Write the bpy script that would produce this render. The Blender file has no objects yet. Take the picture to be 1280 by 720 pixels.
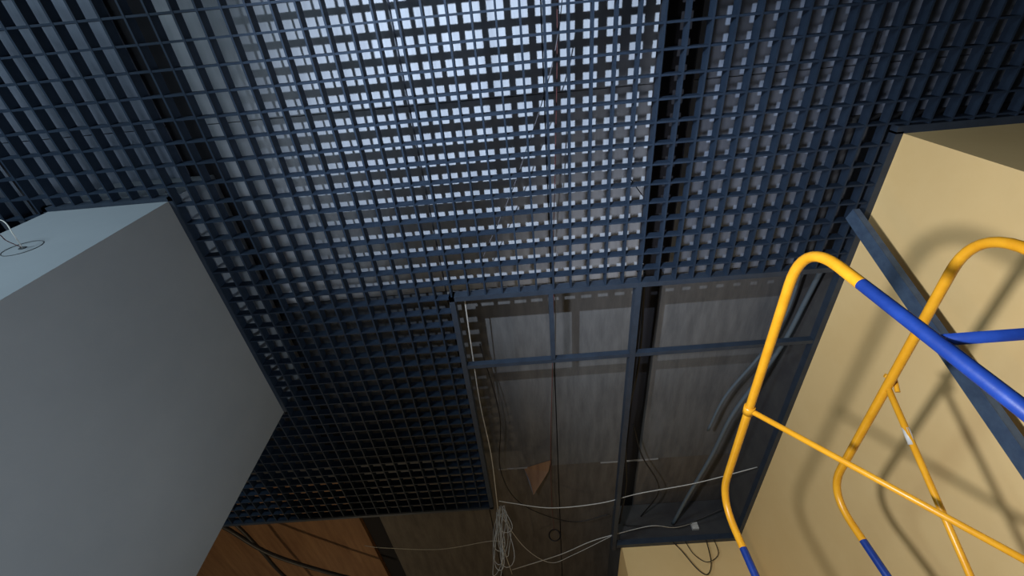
import bpy, math, random
from mathutils import Vector, Matrix
random.seed(3)
CZ=1.5
scene=bpy.context.scene
# ---------- materials ----------
def mat(name, col, rough=.6, metal=0, noise=None, scale=8, bump=0, col2=None, stretch=(1,1,1), spec=.5):
    m=bpy.data.materials.new(name); m.use_nodes=True
    nt=m.node_tree; b=nt.nodes['Principled BSDF']
    b.inputs['Roughness'].default_value=rough; b.inputs['Metallic'].default_value=metal
    b.inputs['Specular IOR Level'].default_value=spec
    b.inputs['Base Color'].default_value=(*col,1)
    if col2 or bump:
        tc=nt.nodes.new('ShaderNodeTexCoord'); mp=nt.nodes.new('ShaderNodeMapping')
        mp.inputs['Scale'].default_value=stretch
        nt.links.new(tc.outputs['Object'],mp.inputs['Vector'])
        n=nt.nodes.new('ShaderNodeTexNoise'); n.inputs['Scale'].default_value=scale
        n.inputs['Detail'].default_value=8; n.inputs['Roughness'].default_value=.65
        nt.links.new(mp.outputs[0],n.inputs['Vector'])
        if col2:
            r=nt.nodes.new('ShaderNodeValToRGB')
            r.color_ramp.elements[0].position=.35; r.color_ramp.elements[1].position=.68
            r.color_ramp.elements[0].color=(*col,1); r.color_ramp.elements[1].color=(*col2,1)
            nt.links.new(n.outputs['Fac'],r.inputs['Fac']); nt.links.new(r.outputs['Color'],b.inputs['Base Color'])
        if bump:
            bp=nt.nodes.new('ShaderNodeBump'); bp.inputs['Strength'].default_value=bump; bp.inputs['Distance'].default_value=.01
            nt.links.new(n.outputs['Fac'],bp.inputs['Height']); nt.links.new(bp.outputs[0],b.inputs['Normal'])
    return m
M_slab=mat('slab_panel_lit',(.33,.36,.42),.6,0,scale=2,col2=(.45,.49,.56),stretch=(6,.6,1),bump=.1)  # paler slab tone: the central hot spot of light put into the colour
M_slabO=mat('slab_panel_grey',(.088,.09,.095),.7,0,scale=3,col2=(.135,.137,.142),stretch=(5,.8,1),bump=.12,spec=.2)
M_slabB=mat('slab_panel_dim',(.14,.17,.23),.6,0,scale=2,col2=(.23,.27,.36),stretch=(6,.6,1),bump=.15)  # darker slab tone: light falloff towards the sides put into the colour
M_slabD=mat('slab_panel_unlit',(.04,.047,.06),.6,0,scale=2,col2=(.075,.085,.10),stretch=(6,.6,1),bump=.15)  # near-black slab tone: shade over the lower-left grille put into the colour
M_ply=mat('slab_brown',(.17,.085,.038),.6,0,scale=3,col2=(.26,.145,.07),stretch=(5,.4,1),bump=.15)
M_plyg=mat('slab_greybrown',(.078,.071,.066),.7,0,scale=3,col2=(.125,.115,.106),stretch=(4,.7,1),bump=.12,spec=.2)
M_dark=mat('dark_gap',(.006,.006,.010),.9)
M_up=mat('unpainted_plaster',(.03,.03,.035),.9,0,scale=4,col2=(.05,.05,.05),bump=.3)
M_bar=mat('grille_blue',(.011,.020,.037),.6,.0,scale=12,col2=(.016,.028,.050),spec=.2)
M_frame=mat('frame_blue',(.018,.028,.046),.5,.1,scale=12,col2=(.026,.040,.064))
M_yel=mat('wall_yellow',(.80,.565,.255),.75,0,scale=2.2,col2=(.84,.61,.29),bump=.04)
M_grey=mat('column_paint',(.235,.265,.30),.8,0,scale=2,col2=(.26,.29,.325),bump=.05)
M_floor=mat('concrete',(.2,.19,.18),.9,0,scale=5,col2=(.3,.29,.27),bump=.3)
M_wallg=mat('plaster',(.2,.2,.2),.9,0,scale=3,col2=(.25,.25,.25),bump=.2)
M_sy=mat('paint_yellow',(.68,.30,.012),.35,0,scale=14,col2=(.78,.38,.02),bump=.1)
M_sb=mat('paint_blue',(.008,.03,.18),.35,0,scale=14,col2=(.012,.045,.25),bump=.1)
M_stud=mat('stud_bluegrey',(.05,.08,.14),.5,.2,scale=20,col2=(.075,.12,.19),bump=.2)
M_white=mat('cable_white',(.5,.5,.48),.5)
M_tape=mat('foil_tape',(.2,.2,.2),.5,.2)
M_black=mat('cable_black',(.008,.008,.01),.5)
M_grw=mat('cable_grey',(.10,.10,.12),.5)
M_red=mat('cable_red',(.09,.025,.025),.5)
M_cond=mat('conduit_grey',(.08,.105,.13),.5)
M_wood=mat('deck_wood',(.3,.2,.1),.8,0,scale=4,col2=(.4,.28,.16),stretch=(1,8,1))
M_rub=mat('rubber',(.03,.03,.03),.8)
# ---------- mesh builder ----------
class MB:
    def __init__(s,name): s.n=name; s.v=[]; s.f=[]; s.mi=[]; s.mats=[]; s.sm=[]
    def m(s,mt):
        if mt not in s.mats: s.mats.append(mt)
        return s.mats.index(mt)
    def box(s,a,b,mt):
        k=len(s.v); i=s.m(mt)
        x0,y0,z0=[min(p,q) for p,q in zip(a,b)]; x1,y1,z1=[max(p,q) for p,q in zip(a,b)]
        s.v+=[(x0,y0,z0),(x1,y0,z0),(x1,y1,z0),(x0,y1,z0),(x0,y0,z1),(x1,y0,z1),(x1,y1,z1),(x0,y1,z1)]
        for f in [(0,3,2,1),(4,5,6,7),(0,1,5,4),(1,2,6,5),(2,3,7,6),(3,0,4,7)]:
            s.f.append(tuple(k+q for q in f)); s.mi.append(i); s.sm.append(False)
    def poly(s,pts,mt):
        k=len(s.v); s.v+=[tuple(p) for p in pts]; s.f.append(tuple(range(k,k+len(pts)))); s.mi.append(s.m(mt)); s.sm.append(False)
    def tube(s,pts,r,mt,seg=12,cap=True,closed=False):
        pts=[Vector(p) for p in pts]; n=len(pts); k=len(s.v)
        rr=r if isinstance(r,list) else [r]*n
        tang=[]
        for i in range(n):
            a=pts[max(i-1,0)]; b=pts[min(i+1,n-1)]
            if closed: a=pts[i-1]; b=pts[(i+1)%n]
            tang.append((b-a).normalized())
        up=Vector((0,0,1)) if abs(tang[0].z)<.9 else Vector((1,0,0))
        nv=(up-tang[0]*up.dot(tang[0])).normalized()
        mts=mt if isinstance(mt,list) else [mt]*n
        for i in range(n):
            nv=(nv-tang[i]*nv.dot(tang[i])).normalized(); bv=tang[i].cross(nv)
            for j in range(seg):
                a=2*math.pi*j/seg
                s.v.append(tuple(pts[i]+(nv*math.cos(a)+bv*math.sin(a))*rr[i]))
        for i in range(n if closed else n-1):
            i2=(i+1)%n; mi=s.m(mts[i])
            for j in range(seg):
                s.f.append((k+i*seg+j,k+i*seg+(j+1)%seg,k+i2*seg+(j+1)%seg,k+i2*seg+j)); s.mi.append(mi); s.sm.append(True)
        if cap and not closed:
            s.f.append(tuple(k+j for j in range(seg))[::-1]); s.mi.append(s.m(mts[0])); s.sm.append(False)
            s.f.append(tuple(k+(n-1)*seg+j for j in range(seg))); s.mi.append(s.m(mts[-1])); s.sm.append(False)
    def done(s):
        me=bpy.data.meshes.new(s.n); me.from_pydata(s.v,[],s.f); 
        for mt in s.mats: me.materials.append(mt)
        me.polygons.foreach_set('material_index',s.mi); me.polygons.foreach_set('use_smooth',s.sm); me.update()
        o=bpy.data.objects.new(s.n,me); scene.collection.objects.link(o); return o
def fillet(pts,r,n=8):
    pts=[Vector(p) for p in pts]; out=[pts[0]]
    for i in range(1,len(pts)-1):
        p=pts[i]; a=(pts[i-1]-p); b=(pts[i+1]-p)
        q=min(r,a.length*.45,b.length*.45); A=p+a.normalized()*q; B=p+b.normalized()*q
        for t in range(n+1):
            t/=n; out.append(A*(1-t)**2+p*2*t*(1-t)+B*t*t)
    out.append(pts[-1]); return out
def spline(pts,n=8):
    P=[Vector(p) for p in pts]; P=[2*P[0]-P[1]]+P+[2*P[-1]-P[-2]]; out=[]
    for i in range(1,len(P)-2):
        for t in range(n):
            t/=n; a,b,c,d=P[i-1:i+3]
            out.append(.5*((2*b)+(c-a)*t+(2*a-5*b+4*c-d)*t*t+(3*b-a-3*c+d)*t**3))
    out.append(P[-2]); return out
def simple(name,a,b,mt):
    m=MB(name); m.box(a,b,mt); return m.done()

G=CZ+2.3      # grille underside
S=CZ+2.75     # slab underside
# ---------- shell ----------
simple('floor',(-5.2,-3.2,-.1),(5.2,9.2,0),M_floor)
c=MB('ceiling')
xs=[(-5.2,-2.12,M_slabB,M_slabD),(-1.88,-.60,M_slab,M_slabD),(-.59,.205,M_slab,M_slabO),(.215,.90,M_slab,M_slabO),(1.06,2.1,M_slabB,M_slabO),(2.11,5.2,M_slabB,M_slabB)]  # panel tones by region carry painted light falloff across the slab
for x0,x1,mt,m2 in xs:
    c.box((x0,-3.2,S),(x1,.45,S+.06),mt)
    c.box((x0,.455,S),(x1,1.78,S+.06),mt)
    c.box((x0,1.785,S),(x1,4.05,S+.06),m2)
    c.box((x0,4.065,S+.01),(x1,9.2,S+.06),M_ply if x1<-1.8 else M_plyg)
c.box((-5.2,-3.2,S+.06),(5.2,9.2,S+.2),M_dark)
c.done()
simple('wall_left',(-5.2,-3.2,0),(-5.0,9.2,S),M_wallg)
simple('wall_rear',(-5,-3.2,0),(5,-3,S),M_wallg)
simple('wall_far',(-5,9,0),(5,9.2,S),M_wallg)
simple('wall_east',(5,-3.2,0),(5.2,9.2,S),M_wallg)
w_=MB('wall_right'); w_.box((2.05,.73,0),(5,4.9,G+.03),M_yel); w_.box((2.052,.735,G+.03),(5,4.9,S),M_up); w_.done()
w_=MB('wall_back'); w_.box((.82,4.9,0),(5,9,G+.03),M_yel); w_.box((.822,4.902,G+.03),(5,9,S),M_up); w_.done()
# ---------- column ----------
col=MB('column'); col.box((-2.615,.753,0),(-1.925,2.48,S),M_grey)
M_groove=mat('groove',(.06,.07,.08),.9)
col.tube([(-2.29+.075*math.cos(t*math.pi/16),.752,CZ+1.81+.075*math.sin(t*math.pi/16)) for t in range(32)],.002,M_groove,6,closed=True)
col.tube([(-2.29+.012*math.cos(t*math.pi/8),.752,CZ+1.81+.012*math.sin(t*math.pi/8)) for t in range(16)],.004,M_groove,6,closed=True)
col=col.done()
m=MB('outlet_wire'); m.tube(spline([(-2.29,.75,CZ+1.81),(-2.27,.68,CZ+1.80),(-2.31,.62,CZ+1.83),(-2.38,.60,CZ+1.80),(-2.42,.62,CZ+1.74)]),.0025,M_white,6)
m.tube(spline([(-2.29,.75,CZ+1.81),(-2.31,.70,CZ+1.79),(-2.28,.66,CZ+1.76),(-2.27,.67,CZ+1.72)]),.002,M_red,6); m.done()
# ---------- grille ----------
g=MB('ceiling_grille'); w=.005; H=.058; c_=.11
EY0,EY1=-1.7,3.98
def ybar(x,y0,y1,z0=G,z1=G+H,w=w): g.box((x-w,y0,z0),(x+w,y1,z1),M_bar)
def xbar(y,x0,x1,z0=G+.002,z1=G+H-.002,w=w): g.box((x0,y-w,z0),(x1,y+w,z1),M_bar)
EX0=-.47-40*c_; EX1=4.9
n=int((EX1-EX0)/c_)+1
for i in range(n):
    x=EX0+i*c_
    if x>2.03: ybar(x,EY0,.70)
    elif x>-.46: ybar(x,EY0,1.54)
    elif -2.64<x<-1.9: ybar(x,EY0,.74); ybar(x,2.5,EY1)
    else: ybar(x,EY0,EY1)
y=1.555-29*c_
while y<EY1+.01:
    if y<.71: xbar(y,EX0,EX1)
    elif y<1.545:
        xbar(y,EX0,-2.63); xbar(y,-1.91,2.03)
    elif y<2.49:
        xbar(y,EX0,-2.63); xbar(y,-1.91,-.47)
    else: xbar(y,EX0,-.47)
    y+=c_
g.done()
# frame profiles of the grille
f=MB('grille_frame')
def L(a,b): f.box(a,b,M_frame)
L((-.49,1.54,G-.003),(-.455,4.0,G+.065))
L((-.49,1.54,G-.003),(2.03,1.575,G+.065))
L((2.01,.72,G-.004),(2.049,4.9,G+.05))
L((2.01,.69,G-.004),(5,.73,G+.05))
L((.76,4.84,G-.004),(2.049,4.899,G+.05))
L((-5,3.98,G-.003),(-.455,4.01,G+.05))
L((-1.924,.73,G-.003),(-1.9,2.5,G+.05)); L((-2.64,.73,G-.003),(-1.9,.752,G+.05)); L((-2.64,2.481,G-.003),(-1.9,2.505,G+.05)); L((-2.64,.73,G-.003),(-2.616,2.5,G+.05))
L((-.47,2.145,G),(2.02,2.175,G+.045))
L((.155,1.57,G),(.185,2.15,G+.045))
L((.715,1.57,G-.002),(.755,4.95,G+.06))
f.done()
# upper runners with hanger rods
r=MB('grille_suspension')
for x in (-3.35,-2.75,.74,3.0):
    y1=3.9 if x<-.5 else 1.5
    if x>2.1:y1=.6
    r.box((x-.006,-1.5,G+.058),(x+.006,y1,G+.08),M_dark)
    yy=-1.2
    while yy<y1:
        r.tube([(x,yy,G+.07),(x,yy,S-.004)],.003,M_dark,6); yy+=1.1
r.done()
t=MB('cable_tray')
t.box((.80,-1.5,G+.16),(.97,1.5,G+.18),M_dark); t.box((.80,-1.5,G+.18),(.81,1.5,G+.24),M_dark); t.box((.96,-1.5,G+.18),(.97,1.5,G+.24),M_dark); t.done()
# ---------- cables ----------
def cz(x,y,h): return (x,y,CZ+h)
def cable(name,pts,rad,mt,seg=6):
    m=MB(name); m.tube(spline(pts),rad,mt,seg); return m.done()
cable('white_cable',[cz(-.40,1.6,2.37),cz(-.41,2.06,2.36),cz(-.42,2.65,2.37),cz(-.40,3.27,2.35),cz(-.42,4.02,2.33),cz(-.44,4.78,2.35),cz(-.4,5.51,2.37)],.0045,M_white)
cable('white_cable',[cz(-.40,3.95,2.34),cz(-.28,4.0,2.34),cz(.1,4.11,2.33),cz(.57,4.1,2.34),cz(.95,4.01,2.36),cz(1.47,3.9,2.36),cz(2.0,3.71,2.36)],.0045,M_white)
cable('white_cable',[cz(-.39,5.36,2.35),cz(.16,5.06,2.34),cz(.51,4.83,2.35),cz(.88,4.69,2.36)],.0045,M_white)
cable('white_cable',[cz(-1.9,4.65,2.36),cz(-1.7,4.7,2.35),cz(-1.11,4.76,2.33),cz(-.57,4.68,2.34),cz(-.42,4.75,2.35)],.0035,M_white)
cable('white_cable',[cz(.85,4.7,2.36),cz(1.1,4.5,2.30),cz(1.35,4.62,2.33),cz(1.6,4.82,2.46)],.003,M_white)
cable('white_cable',[cz(-.41,4.2,2.34),cz(-.2,4.7,2.26),cz(.05,5.0,2.24),cz(.3,4.95,2.28),cz(.74,4.75,2.36)],.0028,M_white)
cable('red_cable',[cz(.22,1.6,2.72),cz(.22,1.94,2.71),cz(.18,2.8,2.7),cz(.14,3.69,2.71),cz(.12,4.6,2.7),cz(.13,5.2,2.68)],.004,M_red)
m=MB('wire_loop'); m.tube([cz(.13+.065*math.cos(a*math.pi/12),5.2,2.62+.065*math.sin(a*math.pi/12)) for a in range(24)],.008,M_black,6,closed=True); m.done()
cable('flexible_conduit',[cz(1.98,1.62,2.42),cz(1.98,1.9,2.46),cz(1.96,2.31,2.5),cz(1.86,2.68,2.5),cz(1.72,3.15,2.5),cz(1.64,3.7,2.5),cz(1.51,4.35,2.5),cz(1.42,4.88,2.5)],.017,M_cond,10)
cable('flexible_conduit',[cz(1.92,1.62,2.52),cz(1.93,2.1,2.54),cz(1.85,2.5,2.56),cz(1.66,2.95,2.56),cz(1.58,3.4,2.56)],.012,M_cond,10)
cable('black_cable',[cz(.83,1.6,2.5),cz(.84,2.4,2.46),cz(.80,3.2,2.5),cz(.84,4.0,2.45),cz(.83,4.8,2.5)],.010,M_black)
cable('black_cable',[cz(1.1,4.87,2.6),cz(1.2,4.2,2.5),cz(1.0,3.7,2.55),cz(.9,3.3,2.6)],.007,M_black)
cable('black_cable',[cz(-.38,2.2,2.6),cz(-.3,3.0,2.55),cz(-.36,3.7,2.5),cz(-.2,4.3,2.5),cz(.3,4.7,2.5),cz(.72,4.6,2.5)],.005,M_black)
cable('black_cable',[cz(.9,4.85,2.5),cz(1.2,4.75,2.42),cz(1.5,4.8,2.44),cz(1.95,4.6,2.5)],.006,M_black)
cable('black_cable',[cz(-3.6,3.9,2.45),cz(-3.31,4.27,2.45),cz(-3.02,4.84,2.43),cz(-2.48,5.44,2.45),cz(-2.0,5.9,2.5)],.022,M_black,8)
cable('black_cable',[cz(-3.4,3.9,2.5),cz(-3.2,4.24,2.47),cz(-3.12,4.8,2.45),cz(-3.1,5.3,2.45),cz(-3.05,6.2,2.5)],.018,M_black,8)
cable('black_cable',[cz(1.35,4.86,2.31),cz(1.41,4.84,2.2),cz(1.50,4.83,2.02),cz(1.58,4.83,1.97),cz(1.66,4.84,2.08),cz(1.70,4.85,2.31)],.005,M_black)
cable('black_cable',[cz(1.48,4.86,2.31),cz(1.52,4.84,2.16),cz(1.62,4.83,2.08),cz(1.76,4.84,2.15),cz(1.78,4.85,2.31)],.004,M_black)
cable('grey_cable',[cz(.25,-1,2.6),cz(.3,0,2.55),cz(.05,.8,2.6),cz(-.3,1.5,2.6)],.003,M_grw)
cable('red_cable',[cz(.27,-1,2.6),cz(.28,0,2.6),cz(.25,.8,2.6),cz(.22,1.6,2.7)],.003,M_red)
# hanging tangle of thin cable
m=MB('cable_coil')
for k in range(8):
    x0=-.39+random.uniform(-.035,.035); y0=4.1+random.uniform(-.05,.05); ln=random.uniform(.25,.62); wd=random.uniform(.012,.055); zt=2.36
    pts=[]
    for a in range(30):
        t_=a/30*2*math.pi
        pts.append(cz(x0+wd*math.sin(t_)*(1.1-.5*math.cos(t_))+.015*math.sin(3*t_+k)+.02*(1-math.cos(t_))*math.sin(k*2.1),y0+.03*math.cos(2*t_+k),zt-ln/2+ln/2*math.cos(t_)))
    m.tube(pts,.003,M_white,6,closed=True)
m.tube(spline([cz(-.40,4.1,2.3),cz(-.42,4.1,2.1),cz(-.38,4.1,1.9),cz(-.41,4.12,1.7),cz(-.44,4.1,1.6)]),.003,M_white,6)
m.done()
# torn insulation and foil edge
m=MB('torn_insulation')
m.poly([cz(-.15,4.06,2.745),cz(.14,3.95,2.745),cz(.10,4.05,2.68),cz(-.07,4.22,2.54)],M_ply)
m.poly([cz(-.15,4.06,2.745),cz(-.07,4.22,2.54),cz(-.10,4.12,2.64)],M_slabB)
for x0,x1 in ((-.42,-.10),(.65,1.25)):
    N=14
    top=[cz(x0+(x1-x0)*i/N,4.045,2.748) for i in range(N+1)]
    bot=[cz(x0+(x1-x0)*i/N,4.05+random.uniform(.0,.012),2.738) for i in range(N+1)]
    for i in range(N): m.poly([top[i],top[i+1],bot[i+1],bot[i]],M_tape)
m.done()
m=MB('junction_box'); m.box((1.61,4.87,CZ+2.43),(1.68,4.902,CZ+2.50),M_white); m.tube([(1.645,4.872,CZ+2.465),(1.645,4.862,CZ+2.465)],.024,M_white,16); m.done()
# ---------- scaffold ----------
s=MB('scaffold_tower'); X1,X2=.89,1.42; YN,YF=.69,2.12; ZT=CZ+1.2
for X in (X1,X2):
    pts=[(X,YF,.12),(X,YF,CZ+.98),(X,YF,ZT),(X,YN,ZT),(X,YN,CZ+.93),(X,YN,.12)]
    pp=fillet([pts[0],pts[2],pts[3],pts[5]],.17,10)
    q=[pp[0],Vector((X,YF,CZ+.96))]+pp[1:-1]+[Vector((X,YN,CZ+.94)),pp[-1]]
    ms=[M_sb]+[M_sy]*(len(q)-3)+[M_sb,M_sb]
    s.tube(q,.0165,ms,16)
    for Y in (YN,YF):
        s.tube([(X,Y,.13),(X,Y,.14),(X,Y,.9)],.021,M_sb,12)
        s.tube([(X-.02,Y,.06),(X+.02,Y,.06)],.06,M_rub,20)
    for z in (.4,.7,1.0,1.3): s.tube([(X,YN,z),(X,YF,z)],.014,M_sb,10)
for Y in (YN,YF):
    for z in (.25,1.0): s.tube([(X1,Y,z),(X2,Y,z)],.016,M_sb,12)
s.tube([(X1,YN,CZ+.71),(X2,YN,CZ+.71)],.0135,M_sb,12)
s.tube([(X1,1.48,ZT),(1.42,1.50,CZ+.60),(1.62,1.51,CZ+.36)],.0115,M_sy,12)
s.tube([(X2,1.39,ZT+.01),(X2-.005,1.72,CZ+.65),(X2-.005,2.1,CZ+.05)],.0115,M_sy,12)
s.tube([(X2,1.478,CZ+1.063),(X2-.002,1.51,CZ+1.01)],.013,M_white,12)
s.tube([(X2-.0,1.365,ZT+.03),(X2+.03,1.375,ZT+.01),(X2+.02,1.4,ZT-.03)],.009,M_sy,8)
s.tube([(X1,1.46,ZT),(X1,1.50,ZT)],.0215,M_sy,14)
s.box((X1,YN,1.02),(X2,YF,1.05),M_wood)
s.done()
# ---------- leaning stud ----------
def beamobj(name,a,b,wd,th,mt):
    m=MB(name); a=Vector(a); b=Vector(b); d=(b-a).normalized(); nrm=Vector((1,0,0)); nrm=(nrm-d*nrm.dot(d)).normalized(); sd=d.cross(nrm)
    def slab(o0,o1,p0,p1):
        k=len(m.v)
        for e in (a,b):
            for so,no in ((o0,p0),(o1,p0),(o1,p1),(o0,p1)): m.v.append(tuple(e+sd*so+nrm*no))
        for q in [(0,1,2,3),(7,6,5,4),(0,4,5,1),(1,5,6,2),(2,6,7,3),(3,7,4,0)]:
            m.f.append(tuple(k+z for z in q)); m.mi.append(m.m(mt)); m.sm.append(False)
    slab(-wd/2,wd/2,-.002,.002); slab(-wd/2,-wd/2+.003,0,th); slab(wd/2-.003,wd/2,0,th)
    return m.done()
d=Vector((.03,.51,-1.2)); a=Vector((1.9,1.16,G-.03)); 
beamobj('metal_stud',a,a+d*((a.z)/1.2),.075,.035,M_stud)
# ---------- lights ----------
def light(name,kind,loc,energy,color,size=.05,target=None,angle=None,blend=.5):
    l=bpy.data.lights.new(name,kind); l.energy=energy; l.color=color
    if kind=='AREA': l.size=size
    else: l.shadow_soft_size=size
    o=bpy.data.objects.new(name,l); scene.collection.objects.link(o); o.location=loc
    if target is not None: o.rotation_euler=(Vector(target)-Vector(loc)).to_track_quat('-Z','Y').to_euler()
    if angle: l.spot_size=math.radians(angle); l.spot_blend=blend
    return o
light('work_lamp','SPOT',(-.55,.25,CZ+.28),250,(.92,.94,1),.075,(2.0,2.2,CZ+1.35),110,.9)
light('slab_hotspot_fill','SPOT',(-1.15,-1.15,CZ-.2),850,(.76,.87,1),.02,(.0,.5,CZ+2.5),58,1.0)  # added unseen spot: makes the slab hot spot and bar shadows
light('column_front_fill','AREA',(-3.2,-1.8,CZ+.6),80,(.74,.92,1),.8,(-2.2,.7,CZ+2))  # added area light, no window there: brightens the column's near face
light('column_side_fill','SPOT',(.5,.7,.25),210,(.84,.93,1),.2,(-1.95,1.2,CZ+1.1),60,.9)  # added fill spot, no lamp there: lifts the column's right face
light('far_warm_fill','POINT',(-2.4,5.6,1.2),55,(1,.78,.5),.1)  # added unseen point light: warms the brown slab at the far end
w=bpy.data.worlds.new('World'); scene.world=w; w.use_nodes=True
w.node_tree.nodes['Background'].inputs[0].default_value=(.5,.65,1,1); w.node_tree.nodes['Background'].inputs[1].default_value=.05
# ---------- camera ----------
cd=bpy.data.cameras.new('Camera'); cam=bpy.data.objects.new('Camera',cd); scene.collection.objects.link(cam)
cd.sensor_width=36; cd.lens=36*539/1280; cd.clip_start=.02
R=Vector((.9964,.0812,-.0202)).normalized(); U=Vector((.0790,-.8332,.5477)); U=(U-R*U.dot(R)).normalized(); B=R.cross(U)
mm=Matrix((R,U,B)).transposed().to_4x4(); mm.translation=Vector((0,0,CZ)); cam.matrix_world=mm
scene.camera=cam
scene.view_settings.view_transform='Standard'
